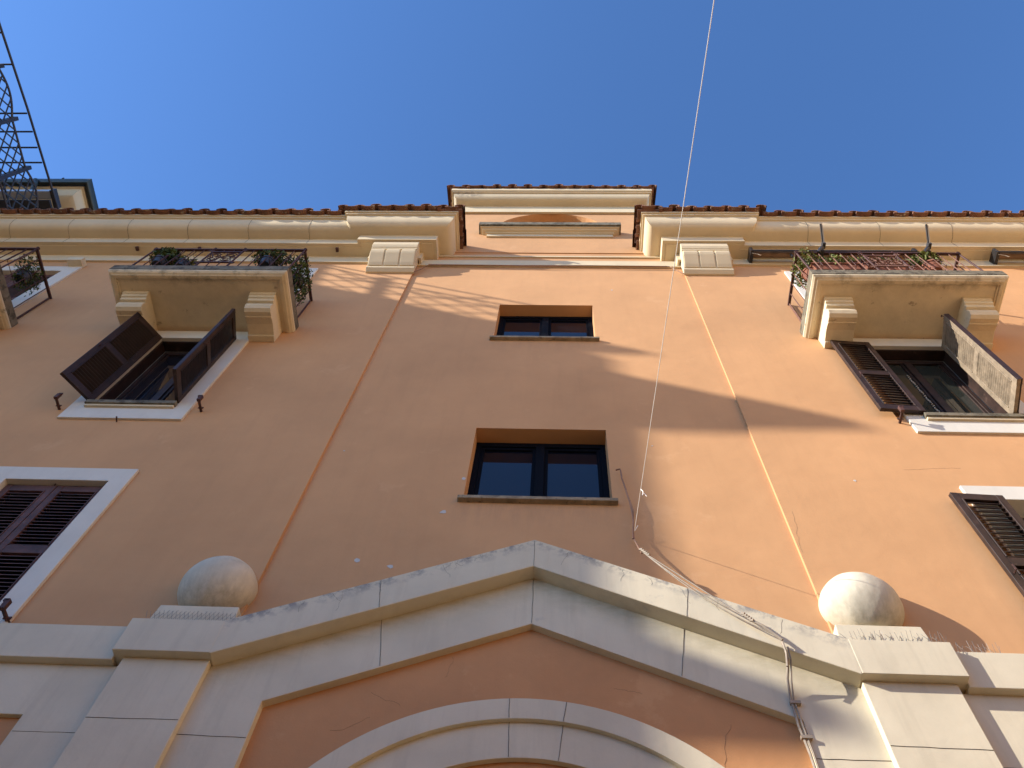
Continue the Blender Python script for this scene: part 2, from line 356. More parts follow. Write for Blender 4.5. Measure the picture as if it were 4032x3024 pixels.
tiles((XF-.575, -pt-.07), (XR+.6, -pt-.07), zt+.03, (0, -1), parent=ROOF)
tiles((XR+.6, -pt), (14, -pt), zt, (0, -1), parent=ROOF)
tiles((XE+.61, -pt-.05), (XE+.61, .35), zt+.005, (1, 0), skip=(0,), depth=.4, segs=1, slope=.03, parent=ROOF)
tiles((XF-.61, .35), (XF-.61, -pt-.05), zt+.005, (-1, 0), skip=(-1,), depth=.4, segs=1, slope=.03, parent=ROOF)
ar = MB().box(CX-AW, CX+AW, 0, 5, 18.075, 18.10).build('attic_roof', TERRA, B)
tiles((CX-AW-.33, -.34), (CX+AW+.33, -.34), 18.075, (0, -1), depth=.9, parent=ar, sp=.30)
tiles((CX-AW-.345, 3), (CX-AW-.345, -.33), 18.05, (-1, 0), skip=(-1,), depth=.4, segs=1, slope=.03, parent=ar, sp=.30)
tiles((CX+AW+.345, -.33), (CX+AW+.345, 3), 18.05, (1, 0), skip=(0,), depth=.4, segs=1, slope=.03, parent=ar, sp=.30)

# ---- two windows of the middle bay
def mid_window(x0, x1, z0, z1):
    f = MB(); y0, y1 = .20, .26; t = .055
    f.box(x0, x1, y0, y1, z1-.075, z1-.001).box(x0, x1, y0, y1, z0, z0+.05)
    f.box(x0, x0+t, y0, y1, z0+.05, z1-.075).box(x1-t, x1, y0, y1, z0+.05, z1-.075)
    c = (x0+x1)/2; f.box(c-.045, c+.045, y0-.012, y1, z0+.05, z1-.075)
    for a, b in ((x0+t, c-.045), (c+.045, x1-t)):
        f.box(a, a+.035, y0+.015, y1, z0+.05, z1-.075).box(b-.035, b, y0+.015, y1, z0+.05, z1-.075)
        f.box(a+.035, b-.035, y0+.015, y1, z1-.115, z1-.075)
    W = f.build('window', ALU, B, bevel=.004)
    MB().box(x0+.03, x1-.03, .236, .244, z0+.02, z1-.02).build('pane', GLASS, W)
    MB().box(x0-.045, x1+.045, -.022, .24, z0-.045, z0).build('sill', SILL, W, bevel=.005)
mid_window(-.803, .513, 7.617, 8.90); mid_window(-.800, .498, 11.195, 12.42)
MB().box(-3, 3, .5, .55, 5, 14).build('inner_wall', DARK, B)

# ---- shutters
def leaf(hx, hy, fx, fy, z0, z1, m, parent, split=.5, tilt=-1, inner=None, th=.042, label=None, sd=.020, pitch=.044, back=False):
    d = Vector((fx-hx, fy-hy)); W = d.length; d /= W; n = Vector((-d.y, d.x))
    def T(u, t, z): q = Vector((hx, hy)) + d*u + n*t; return (q.x, q.y, z)
    f = MB(); H = z1-z0; st = .062; h2 = th/2
    f.tbox(T, (0, -h2, z0), (st, h2, z1)); f.tbox(T, (W-st, -h2, z0), (W, h2, z1))
    zs = [z0, z0+.10, z0+H*split-.05, z0+H*split+.05, z1-.09, z1]
    for a, b in ((zs[0], zs[1]), (zs[2], zs[3]), (zs[4], zs[5])): f.tbox(T, (st, -h2+.002, a), (W-st, h2-.002, b))
    for a, b in ((zs[1], zs[2]), (zs[3], zs[4])):
        f.tbox(T, (st, -h2-.006, a), (st+.012, h2+.006, b)); f.tbox(T, (W-st-.012, -h2-.006, a), (W-st, h2+.006, b))
    sh = f.build('shutter', m, parent, bevel=.004, label=label)
    if back:
        g_ = MB().tbox(T, (-.002, h2+.001, z0-.002), (st, h2+.014, z1+.002)).tbox(T, (W-st, h2+.001, z0-.002), (W+.003, h2+.014, z1+.002)).tbox(T, (W+.001, -h2, z0), (W+.004, h2, z1))
        for a, b in ((zs[0], zs[1]), (zs[2], zs[3]), (zs[4], zs[5])): g_.tbox(T, (st, h2+.001, a), (W-st, h2+.012, b))
        g_.build('outer_frame', WOOD, parent)
    s = MB()
    for a, b in ((zs[1], zs[2]), (zs[3], zs[4])):
        k = max(3, int((b-a)/pitch))
        for i in range(k):
            z = a + (i+.5)*(b-a)/k; dz = sd*tilt; e = .004
            vs = [T(st+.012, -.019, z-dz-e), T(W-st-.012, -.019, z-dz-e), T(W-st-.012, .019, z+dz-e), T(st+.012, .019, z+dz-e),
                  T(st+.012, -.019, z-dz+e), T(W-st-.012, -.019, z-dz+e), T(W-st-.012, .019, z+dz+e), T(st+.012, .019, z+dz+e)]
            s.add(vs, [(0,3,2,1),(4,5,6,7),(0,1,5,4),(1,2,6,5),(2,3,7,6),(3,0,4,7)])
    s.v, s.f = s.v, s.f
    me = s.build('slats', inner or m, parent); me.name = 'slats'
    me.name = 'slat_panel'
    MB().tube([T(W-.02, -.03, z1-.01), T(W-.02, -.03, z1+.03), T(W-.045, -.03, z1+.035)], .006, 6).build('hook', IRON, parent)
    q = MB().tube([T(W-.03, h2, z0+H*.42), T(W-.03, h2+.035, z0+H*.42), T(W-.03, h2+.035, z0+H*.45)], .007, 6)
    q.build('latch', IRON, parent)
    return sh
def surround(x0, x1, z0, z1, ix0, ix1, iz0, iz1, p=.028, m=WHITE, bottom=True):
    if bottom: return MB().prism(rect(x0, x1, z0, z1), [rect(ix0, ix1, iz0, iz1)], -p, .40)
    return MB().prism([(x0,z0),(ix0,z0),(ix0,iz1),(ix1,iz1),(ix1,z0),(x1,z0),(x1,z1),(x0,z1)], [], -p, .40)
def casement(x0, x1, z0, z1, parent, glassm=GLASS, y=.16, m=WOOD):
    f = MB(); t = .05; c = (x0+x1)/2
    f.box(x0, x1, y, y+.05, z1-.07, z1).box(x0, x1, y, y+.05, z0, z0+.06).box(x0, x0+t, y, y+.05, z0+.06, z1-.07).box(x1-t, x1, y, y+.05, z0+.06, z1-.07).box(c-.04, c+.04, y-.01, y+.05, z0+.06, z1-.07)
    for a, b in ((x0+t, c-.04), (c+.04, x1-t)): f.box(a, a+.03, y+.012, y+.05, z0+.06, z1-.07).box(b-.03, b, y+.012, y+.05, z0+.06, z1-.07)
    fr = f.build('frame', m, parent, bevel=.004)
    MB().box(x0+.03, x1-.03, y+.028, y+.034, z0+.03, z1-.03).build('pane', glassm, parent)
def catch(x, z, parent, s=1):
    q = MB(); q.box(x-.012, x+.012, -.13, 0, z-.010, z+.010); q.box(x-.02, x+.02, -.16, -.128, z-.012, z+.075); q.box(x-.035*s, x+.01*s, -.16, -.145, z+.06, z+.085)
    q.box(x-.03, x+.03, -.05, -.04, z-.004, z+.02)
    q.build('shutter_catch', IRON, parent, bevel=.002)
HW = .485
def upper_window(ax, leafs, mirror):
    W = surround(ax-.665, ax+.665, 8.88, 11.22, ax-HW, ax+HW, 9.20, 10.99).build('window', WHITE, B, bevel=.004)
    s = MB().box(ax-HW-.01, ax+HW+.01, -.075, .20, 9.135, 9.20)
    s.build('sill', MARB, W, bevel=.005)
    MB().box(ax-HW, ax+HW, -.055, .0, 9.10, 9.134).build('sill_mould', CREAM, W)
    e = .026
    MB().box(ax-HW, ax-HW+e, .02, .158, 9.20, 10.99-e).box(ax+HW-e, ax+HW, .02, .158, 9.20, 10.99-e).box(ax-HW, ax+HW, .02, .158, 10.99-e, 10.989).build('lining', WOOD, W, bevel=.004)
    casement(ax-HW+e, ax+HW-e, 9.20, 10.99-e, W, GLASSG if mirror else GLASSB)
    leafs(W)
    catch(ax-.76, 9.09, W, -1); catch(ax+.79, 9.09, W)
    return W
def lw(W):
    leaf(wl-HW+.01, -.02, wl-HW-.235, -.375, 9.215, 10.975, WOOD, W, tilt=1, sd=.017, pitch=.052, inner=WOODK)
    leaf(wl+HW-.01, -.02, wl+HW+.045, -.44, 9.215, 10.975, WOOD, W, inner=WOOD)
def rw(W):
    leaf(wr-HW+.02, -.06, wr-HW-.44, -.085, 9.215, 10.975, WOOD, W, tilt=-1, sd=.020, pitch=.058, inner=WOODK)
    leaf(wr+HW-.06, -.02, wr+HW-.125, -.45, 9.215, 10.975, WOODW, W, tilt=-1, sd=.034, back=True, label='sun bleached open shutter leaf')
WLU = upper_window(wl, lw, False); WRU = upper_window(wr, rw, True)
MB().tube([(wl, -.01, 8.83), (wl+.01, -.07, 8.835)], .009, 6).build('nail', IRON, WLU)
# curtain tie and pale curtain in the right hand window
MB().box(wr-HW+.06, wr-.05, .24, .25, 9.22, 10.9).build('curtain', CURT, WRU)
q = MB()
for i in range(34):
    z = 9.25+i*.04; a = i*1.1; q.tube([(wr-.10+.012*math.cos(a), .178+.006*math.sin(a), z), (wr-.10-.012*math.cos(a), .178, z+.022)], .007, 5)
q.build('bead_cord', CURT, WRU)

def lower_window(ax, closed):
    W = surround(ax-.67, ax+.67, 5.80, 7.915, ax-HW, ax+HW, 5.8, 7.71, bottom=False).build('window', WHITE, B, bevel=.004)
    if closed:
        leaf(ax-HW+.005, .05, ax-.004, .05, 5.86, 7.70, WOODR, W, tilt=1); leaf(ax+HW-.005, .05, ax+.004, .05, 5.86, 7.70, WOODR, W, tilt=-1)
        MB().box(ax-HW, ax+HW, .16, .17, 5.8, 7.71).build('pane', DARK, W)
    else:
        leaf(ax-HW+.07, -.055, ax-HW-.375, -.075, 5.86, 7.70, WOOD, W, tilt=-1, sd=.020, pitch=.058, inner=WOODK)
        leaf(ax+HW-.07, -.055, ax+HW+.40, -.075, 5.86, 7.70, WOOD, W, tilt=-1)
        casement(ax-HW, ax+HW, 5.8, 7.71, W)
    catch(ax+.66, 5.90, W)
lower_window(wl, True); lower_window(wr, False)

# ---- balcony doors with their surrounds
def door(ax, mat_leaf=WOOD):
    W = surround(ax-.79, ax+.79, 11.47, 13.80, ax-.57, ax+.57, 11.47, 13.59, bottom=False).build('balcony_door', WHITE, B, bevel=.004)
    leaf(ax-.565, .06, ax-.004, .06, 11.50, 13.585, WOODR, W); leaf(ax+.565, .06, ax+.004, .06, 11.50, 13.585, WOODR, W)
for ax in (wl-3.82, wl, wr, wr+3.82): door(ax)

# ---- balconies
def balcony(ax, iron_m):
    s = MB()
    hw = 1.13
    # lower tray with a sunk soffit, upper slab of travertine
    prof = [(0, 11.25), (.055, 11.25), (.065, 11.262), (.065, 11.315), (0, 11.315)]
    y0, y1 = -.745, 0
    pf = [(-.075, 11.272), (-.075, 11.25), (-.03, 11.25), (-.025, 11.258), (.0, 11.268), (.015, 11.285), (.022, 11.29), (.022, 11.325), (-.075, 11.325)]
    s.sweep(pf, [(ax-hw, 0), (ax-hw, -.80), (ax+hw, -.80), (ax+hw, 0)])
    s.box(ax-hw+.07, ax+hw-.07, -.74, 0, 11.275, 11.324)
    s.box(ax-hw+.074, ax-hw+.10, -.71, 0, 11.262, 11.275).box(ax+hw-.10, ax+hw-.074, -.71, 0, 11.262, 11.275).box(ax-hw+.074, ax+hw-.074, -.736, -.71, 11.262, 11.275)
    Bk = s.build('balcony', WORN, B, bevel=.008)
    MB().box(ax-1.152, ax+1.152, -.828, 0, 11.326, 11.475).build('balcony_slab', MARB, Bk, bevel=.006)
    for sx in (-1, 1):
        a, b = sorted((ax+sx*.655, ax+sx*.99))
        pr = [(0,10.945),(-.085,10.95),(-.088,10.968),(-.16,10.98),(-.23,10.988),(-.30,10.975),(-.333,10.962),(-.338,10.975),(-.40,10.965),(-.445,10.985),(-.468,11.03),(-.466,11.085),(-.445,11.115),(-.493,11.122),(-.50,11.165),(-.522,11.17),(-.53,11.21),(-.548,11.215),(-.555,11.2745),(0,11.2745)]
        MB().xprism(pr, a, b).build('bracket', WORN, Bk, bevel=.006)
    # railing
    r = MB(); zt_, zb = 12.42, 11.52; hx = 1.055; y = -.74
    r.box(ax-hx-.02, ax+hx+.02, y-.018, y+.018, zt_-.018, zt_+.012)
    for sx in (-1, 1): r.box(ax+sx*hx-.018, ax+sx*hx+.018, y+.018, 0, zt_-.018, zt_+.012)
    r.box(ax-hx, ax+hx, y-.010, y+.010, zb-.01, zb+.01)
    for sx in (-1, 1): r.box(ax+sx*hx-.01, ax+sx*hx+.01, y+.01, 0, zb-.01, zb+.01)
    for px in (ax-hx, ax-.21, ax+.21, ax+hx):
        r.tube([(px, y, 11.46), (px, y, zt_)], .012, 8)
        # small ball on top of each post
        for k in range(3): r.tube([(px, y, zt_+.012+k*.012), (px, y, zt_+.024+k*.012)], (.018, .026, .016)[k], 8)
    rl = r.build('railing', IRON, Bk)
    bars = []
    xs = [ax-hx+i*(2*hx/15) for i in range(1, 15)]
    for x in xs:
        if abs(x-ax) < .2: bars.append(MB().tube([(x, y, 11.46), (x, y, 11.86)], .007, 6)); bars.append(MB().tube([(x, y, 12.33), (x, y, zt_)], .007, 6))
        else: bars.append(MB().tube([(x, y, 11.46), (x, y, zt_-.01)], .0075, 6))
    for sx in (-1, 1):
        for k in range(1, 6): bars.append(MB().tube([(ax+sx*hx, y+k*.74/5.2, 11.46), (ax+sx*hx, y+k*.74/5.2, zt_-.01)], .0075, 6))
        bars.append(MB().tube([(ax+sx*hx, -.012, 11.46), (ax+sx*hx, -.012, zt_)], .008, 6))
    for bb in bars: bb.build('baluster', iron_m, Bk)
    # wrought scroll panel in the middle
    o = MB(); o.box(ax-.22, ax+.22, y-.012, y+.006, 12.30, 12.33).box(ax-.22, ax+.22, y-.012, y+.006, 11.86, 11.89)
    for sx in (-1, 1):
        for (cx_, cz_, r0, ph, tn) in ((.10, 12.18, .085, 0, 1.6), (.10, 12.00, .08, 3.1, 1.6), (.165, 12.09, .055, 1.5, 1.4), (.03, 12.09, .05, 4.4, 1.3)):
            pts = []
            for k in range(18):
                t = k/17; rr = r0*(1-.75*t); an = ph + 6.28*tn*t
                pts.append((ax+sx*(cx_+rr*math.cos(an)), y-.004, cz_+rr*math.sin(an)))
            o.tube(pts, .006, 5)
        o.tube([(ax+sx*.2, y, 11.89), (ax+sx*.12, y, 12.09), (ax+sx*.2, y, 12.30)], .007, 5)
        o.tube([(ax, y, 11.89), (ax+sx*.06, y, 12.0), (ax, y, 12.1), (ax+sx*.06, y, 12.2), (ax, y, 12.30)], .006, 5)
        for (qx, qz) in ((.24, 11.84), (.24, 12.36)):
            for a in range(5):
                an = a*1.256; o.tube([(ax+sx*qx, y-.005, qz), (ax+sx*qx+.04*math.cos(an), y-.012, qz+.04*math.sin(an))], .011, 5, .004)
    o.build('scroll_panel', iron_m, Bk)
    return Bk
balcony(wl-3.82, IRON); balcony(wl, IRON); balcony(wr, IRONL); balcony(wr+3.82, IRONL)

# ------------------------------------------------------------------ the portal storey
YB = -.04
def pd(d, a, s): return a - s*d
apx_i, si = 6.012, .4545
base = [(-16, 0), (-16, 5.50), (CX-2.5, 5.50), (CX-2.13, 5.62), (CX, 6.60), (CX+2.13, 5.62), (CX+2.5, 5.50), (14, 5.50), (14, 0)]
op = [(CX-1.67, .5), (CX+1.67, .5), (CX+1.67, apx_i-si*1.67), (CX, apx_i), (CX-1.67, apx_i-si*1.67)]
hl = rect(CX-9.5, CX-3.12, .8, 5.085); hr = rect(CX+3.12, CX+9.5, .8, 5.085)
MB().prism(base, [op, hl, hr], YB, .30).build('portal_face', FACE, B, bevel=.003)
MB().prism([(CX-1.9,.5),(CX+1.9,.5),(CX+1.9,5.3),(CX,6.2),(CX-1.9,5.3)], [], .018, .29).build('portal_infill', STUCD, B)
MB().prism(rect(CX-9.6, CX-3.0, .7, 5.2), [], -.006, .29).build('side_panel', STUCD, B); MB().prism(rect(CX+3.0, CX+9.6, .7, 5.2), [], -.006, .29).build('side_panel', STUCD, B)
# raking cornice of the pediment
def rake(): 
    a, b = 2.09, 2.13
    return [(CX-2.09, 6.495-.465*2.09), (CX, 6.495), (CX+2.09, 6.495-.465*2.09), (CX+2.15, 6.813-.469*2.15), (CX, 6.813), (CX-2.15, 6.813-.469*2.15)]
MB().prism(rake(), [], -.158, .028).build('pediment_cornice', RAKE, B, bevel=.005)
for sg in (-1, 1):
    x0, x1 = sorted((CX+sg*2.092, CX+sg*2.75))
    MB().prism([(x0, 5.53), (x1, 5.53), (x1, 5.825), (x0, 5.825)], [], -.16, 0).build('capital', PORT, B, bevel=.005)
    a, b = sorted((CX+sg*2.10, CX+sg*2.685))
    MB().box(a, b, -.093, YB, 0, 5.53).build('pilaster', PORT, B, bevel=.004)
    a, b = sorted((CX+sg*2.75, CX+sg*16))
    MB().box(max(a, -16), min(b, 9.6), -.10, 0, 5.50, 5.805).build('cornice_band', PORT, B, bevel=.005)
    # plinth and half ball
    c = CX+sg*2.35
    pl = MB().add([(c-.305, -.13, 5.826), (c+.305, -.13, 5.826), (c+.305, 0, 5.826), (c-.305, 0, 5.826), (c-.285, -.125, 6.0), (c+.285, -.125, 6.0), (c+.285, 0, 6.0), (c-.285, 0, 6.0)],
                 [(0,3,2,1),(4,5,6,7),(0,1,5,4),(1,2,6,5),(2,3,7,6),(3,0,4,7)]).build('plinth', PORT, B, bevel=.005)
    s = MB(); N, K = 28, 56; r = .285
    for i in range(N+1):
        th = math.pi*i/N
        for k in range(K): rr = r*(1+.006*math.sin(3*6.28318*k/K+sg)*math.sin(th*2)+.004*math.sin(5*th+7*6.28318*k/K)); s.v.append((c+rr*math.sin(th)*math.cos(6.28318*k/K), -.01+rr*.84*math.sin(th)*math.sin(6.28318*k/K), 6.292+rr*1.01*math.cos(th)))
    for i in range(N):
        for k in range(K): s.f.append((i*K+k, i*K+(k+1) % K, (i+1)*K+(k+1) % K, (i+1)*K+k))
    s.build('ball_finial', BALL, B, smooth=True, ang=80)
# arch mouldings
def ring(ra, rb, zc, y0, y1):
    n = 60; t0 = .05
    o = [(CX+ra*math.cos(t), zc+ra*math.sin(t)) for t in [t0+(math.pi-2*t0)*i/n for i in range(n+1)]]
    i_ = [(CX+rb*math.cos(t), zc+rb*math.sin(t)) for t in [math.pi-t0-(math.pi-2*t0)*i/n for i in range(n+1)]]
    return MB().prism(o+i_, [], y0, y1)
ring(1.655, 1.50, 3.678, -.055, .017).build('arch_moulding', PORT, B, bevel=.003)
ring(1.50, 1.245, 3.678, -.022, .017).build('arch_moulding', PORT, B, bevel=.003)
# joints between the blocks
def jl(pts, y, w_=.0020):
    q = []
    for i, (a, b) in enumerate(zip(pts[:-1], pts[1:])):
        n = 6
        for k in range(n): f = k/n; q.append((a[0]+(b[0]-a[0])*f+random.uniform(-.002, .002), y, a[1]+(b[1]-a[1])*f+random.uniform(-.002, .002)))
    q.append((pts[-1][0], y, pts[-1][1])); MB().tube(q, w_*.8, 5).build('joint', JOINT, B)
for sg in (-1, 1):
    jl([(CX+sg*2.105, 5.04), (CX+sg*2.68, 5.035)], -.0945); jl([(CX+sg*1.672, 4.975), (CX+sg*2.10, 4.98)], YB-.0015); jl([(CX+sg*2.69, 4.965), (CX+sg*3.11, 4.96)], YB-.001, .0015)
    jl([(CX+sg*1.06, 6.02), (CX+sg*.985, 5.575)], YB-.0015, .0021); jl([(CX+sg*1.11, 6.29), (CX+sg*1.065, 6.0)], -.1585, .0022)
jl([(CX, 6.48), (CX, 6.02)], YB-.0015, .002); jl([(CX, 6.80), (CX, 6.50)], -.1585, .0018)
jl([(CX-.115, 5.325), (CX-.11, 5.18)], -.0565); jl([(CX-.11, 5.175), (CX-.10, 4.925)], -.0235); jl([(CX+.24, 5.31), (CX+.22, 5.165)], -.0565); jl([(CX+.22, 5.16), (CX+.19, 4.91)], -.0235)
# chips where the paint has come off
for x, z, s_ in ((-.954, 7.42, .036), (-1.551, 6.74, .038), (-1.271, 6.675, .036), (-.83, 7.95, .03), (.80, 13.05, .02), (2.7, 8.0, .02), (-2.05, 8.4, .012), (.95, 8.6, .012)):
    pts = [(x+s_*random.uniform(.5, 1)*math.cos(t), z+s_*random.uniform(.45, .9)*math.sin(t)) for t in (.2, 1.1, 1.9, 2.9, 3.8, 4.9, 5.6)]
    (MB().prism(pts, [], .0275, .031) if G0 < x < G1 else MB().prism(pts, [], -.0025, .001)).build('plaster_chip', CHIP, B)
# hairline cracks
def crack(x, z, dx, dz, y, n=9, w_=.0012):
    pts = [(x, y, z)]
    for i in range(n): x += dx/n+random.uniform(-.012, .012); z += dz/n+random.uniform(-.012, .012); pts.append((x, y, z))
    MB().tube(pts, w_*.55, 4).build('crack', JOINT, B)
for i in range(16):
    f = random.uniform(.1, 1.0)*(-1 if i % 3 else 1); x = CX+2.0*f; z = 6.80-.469*abs(2*f); crack(x, z-.005, random.uniform(-.06, .06), -random.uniform(.06, .17), -.1585, 7)
for a in ((-1.35, 5.1, .25, .1), (1.1, 5.25, -.1, -.3), (.4, 5.5, .2, -.06), (-.7, 5.55, .05, .2), (-.95, 5.3, -.2, .1)): crack(a[0], a[1], a[2], a[3], .0172, 10, .001)
for a in ((3.2, 8.2, .5, .03), (2.02, 7.5, -.05, -.6)): crack(a[0], a[1], a[2], a[3], -.0005 if a[0] > G1 else .0295, 12, .001)
# thin cable under the string course of the cornice and clips
q = MB(); q.tube([(XE+.0, -.04, 13.62), (XE+.08, -.01, 13.85), (XE+.16, -.012, 14.03), (CX-.9, -.014, 14.035), (CX-.2, -.012, 13.99), (CX+.7, -.014, 14.035), (XF-.16, -.012, 14.03), (XF-.08, -.01, 13.85), (XF, -.04, 13.62)], .008, 6)
q.tube([(XE+.16, -.02, 14.04), (CX-.5, -.022, 14.01), (CX+.5, -.02, 14.035), (XF-.2, -.02, 14.02)], .006, 6)
q.build('facade_cable', CABLE, B)
for x in (-5.85, -3.57, -6.9): MB().box(x-.02, x+.02, -.19, -.12, 14.335, 14.379).build('soffit_clip', IRON, B)

# ------------------------------------------------------------------ cables and string
def topmesh(mb, name, m, label, cat, group=None, **kw): return tag(mb.build(name, m, **kw), label, cat, group)
q = MB(); pts = [(.565,-.0,8.10),(.60,-.012,8.10),(.615,-.012,8.06),(.61,-.02,7.93),(.625,-.02,7.77),(.655,-.025,7.57),(.662,-.02,7.41),(.655,-.02,7.25),(.655,-.02,7.13),(.645,-.05,6.99),(.66,-.09,6.83),(.685,-.12,6.73)]
q.tube([(x+.006*math.sin(i*2.1), y, z) for i, (x, y, z) in enumerate(pts)], .008, 6); q.tube([(x+.012*math.sin(i*1.3), y-.006, z) for i, (x, y, z) in enumerate(pts[5:10])], .006, 6)
topmesh(q, 'wall_cable', CABLE, 'thin brown cable hanging down the wall beside the lower middle window', 'cable')
q = MB()
P1 = (.685, -.13, 6.73); P2 = (1.30, -.20, 5.965)
def sag(a, b, s_, dx=0, n=10):
    return [(a[0]+(b[0]-a[0])*f+dx*math.sin(3.14*f), a[1]+(b[1]-a[1])*f, a[2]+(b[2]-a[2])*f-s_*math.sin(3.14*f)) for f in [i/n for i in range(n+1)]]
q.tube(sag(P1, P2, .05), .0045, 5); q.tube(sag(P1, (1.29, -.2, 5.97), .02, .02), .0045, 5); q.tube(sag(P1, (1.46, -.2, 5.80), .09), .0045, 5)
for (px, py, pz) in (P1, P2):
    for i in range(5): q.tube([(px-.02+i*.012, py, pz+.03-i*.015), (px+.0+i*.012, py-.012, pz+.015-i*.015)], .011, 6)
q.tube([(1.32, -.2, 5.945), (1.40, -.205, 5.875), (1.50, -.2, 5.755)], .011, 6)
q.tube([(1.46, -.2, 5.80), (1.50, -.195, 5.755), (1.505, -.185, 5.66), (1.49, -.165, 5.56)], .008, 6)
topmesh(q, 'overhead_cable', CABW, 'spliced grey cable slung across the right slope of the pediment', 'cable')
q = MB()
q.tube([(1.50, -.175, 5.75), (1.508, -.175, 5.62), (1.49, -.10, 5.52), (1.487, -.055, 5.40), (1.485, -.05, 5.2), (1.50, -.05, 5.0), (1.505, -.05, 4.6), (1.505, -.05, 3.0), (1.5, -.05, .3)], .0085, 6)
q.tube([(1.53, -.175, 5.72), (1.525, -.17, 5.62), (1.51, -.10, 5.50), (1.505, -.055, 5.40), (1.508, -.055, 5.2), (1.52, -.05, 5.0), (1.525, -.05, 4.6), (1.525, -.05, 3.0), (1.52, -.05, .3)], .006, 6)
for z in (5.36, 5.10, 4.78, 4.4): q.box(1.475, 1.54, -.065, YB, z, z+.022)
topmesh(q, 'downlead_cable', CABW, 'pair of pale cables clipped down the right side of the portal', 'cable')
q = MB(); A_ = Vector((.66, -.03, 7.13)); D_ = Vector((.162, -3.95, -.60))
q.tube([A_+D_*f for f in (0, .2, .4, .6, .8, 1, 1.3, 1.7, 2.0)], .0026, 6)
Kp = A_+D_*.115
q.tube([Kp, Kp+Vector((.012, -.01, -.05)), Kp+Vector((.004, -.01, -.10))], .004, 5); q.tube([Kp, Kp+Vector((.02, 0, -.06)), Kp+Vector((.035, -.01, -.115))], .0022, 5); q.tube([A_, A_+Vector((.03, -.02, .05))], .003, 5)
topmesh(q, 'string', STRING, 'thin white string running up across the sky from the wall', 'string')

# ------------------------------------------------------------------ bird spikes
q = MB()
for i in range(34):
    x = CX+2.10+i*.03+(0 if i < 21 else .0); onl = x > CX+2.76; zb = 5.815 if onl else 5.826; yb = -.075 if onl else -.145
    for dx, dy in ((random.uniform(-.02, .02), -.01), (.035*(1 if i % 2 else -1), .02)):
        if random.random() < .85: q.tube([(x, yb, zb), (x+dx, yb+dy, zb+random.uniform(.07, .11))], .0013, 4)
q.box(CX+2.1, CX+2.745, -.15, -.14, 5.826, 5.831).box(CX+2.76, CX+3.1, -.08, -.07, 5.806, 5.813)
topmesh(q, 'bird_spikes', SPIKE, 'row of thin wire bird spikes below the right ball finial', 'bird spikes')
q = MB()
for i in range(22):
    x = CX-2.66+i*.03
    for dx in (.035, -.035): q.tube([(x, -.145, 5.826), (x+dx, -.14, 5.826+random.uniform(.08, .11))], .0013, 4)
topmesh(q, 'bird_spikes', SPIKE, 'crossed wire bird spikes below the left ball finial', 'bird spikes')

# ------------------------------------------------------------------ awnings
def awning(x0, x1, label, arms=()):
    t = thing('awning', ((x0+x1)/2, 0, 14.1), label, 'awning')
    MB().tube([(x0+.05, -.16, 14.24), (x1-.05, -.16, 14.24)], .062, 14).build('fabric_roll', FABR, t, smooth=True)
    MB().box(x0, x0+.05, -.24, 0, 14.16, 14.33).box(x1-.05, x1, -.24, 0, 14.16, 14.33).box(x0, x1, -.245, -.225, 14.155, 14.20).box(x0+.6, x0+.63, -.2, -.17, 14.02, 14.16).build('roller_bracket', BLACK, t, bevel=.004)
    for a in arms:
        q = MB()
        q.box(a-.025, a+.025, -.79, -.70, 12.40, 12.48); q.tube([(a-.05, -.76, 12.40), (a, -.80, 12.47), (a+.045, -.80, 12.52)], .025, 8); q.box(a+.02, a+.06, -.86, -.78, 12.49, 12.56)
        q.tube([(a+.04, -.82, 12.53), (a-.005, -1.08, 12.64)], .015, 6)
        am = q.build('awning_arm', IRONB, t)
        MB().tube([(a+.052, -.83, 12.52), (a+.010, -1.07, 12.625)], .009, 6).build('arm_strip', ZINC, am)
    q = MB(); q.tube([(x0+.02, -.2, 14.15), (x0+.1, -.2, 14.10), (x0+.13, -.2, 14.04), (x0+.15, -.2, 14.06)], .004, 5); q.build('pull_cord', CABW, t)
    return t
awning(3.0, 5.55, 'rolled brown awning above the right balcony with two raised arms', (3.52, 4.90))
awning(6.72, 9.2, 'rolled awning at the right edge of the photo, only its end showing')

# ------------------------------------------------------------------ plants
def leaves(mb, c, r, n, s, down=0, flat=1):
    for i in range(n):
        d = Vector((random.gauss(0, 1), random.gauss(0, 1), random.gauss(0, 1))); d.normalize()
        p = Vector(c) + Vector((d.x*r[0], d.y*r[1], d.z*r[2]))*random.random()**.45
        p.z -= down*random.random()
        a = Vector((random.gauss(0, 1), random.gauss(0, 1), random.gauss(0, 1))).normalized(); b = a.cross(Vector((random.gauss(0, 1), random.gauss(0, 1), 1))).normalized()
        L = s*random.uniform(.6, 1.3); W_ = L*.38
        mb.add([p-a*L*.5, p+b*W_*.5-a*L*.1, p+b*W_*.3+a*L*.3, p+a*L*.5, p-b*W_*.3+a*L*.3, p-b*W_*.5-a*L*.1], [(0,1,2,3,4,5)])
def pot(parent, x, y, z, r, hh, long=0, pm=None):
    m = MB()
    if long: m.add([(x-long+.02,y-r+.02,z),(x+long-.02,y-r+.02,z),(x+long-.02,y+r-.02,z),(x-long+.02,y+r-.02,z),(x-long,y-r,z+hh),(x+long,y-r,z+hh),(x+long,y+r,z+hh),(x-long,y+r,z+hh)], [(0,3,2,1),(4,5,6,7),(0,1,5,4),(1,2,6,5),(2,3,7,6),(3,0,4,7)]).box(x-long-.012, x+long+.012, y-r-.012, y+r+.012, z+hh-.03, z+hh+.004)
    else: m.tube([(x, y, z), (x, y, z+hh*.8)], r*.7, 18, r*.95).tube([(x, y, z+hh*.8), (x, y, z+hh)], r*1.05, 18)
    return m.build('pot', pm or TERRB, parent, smooth=not long)
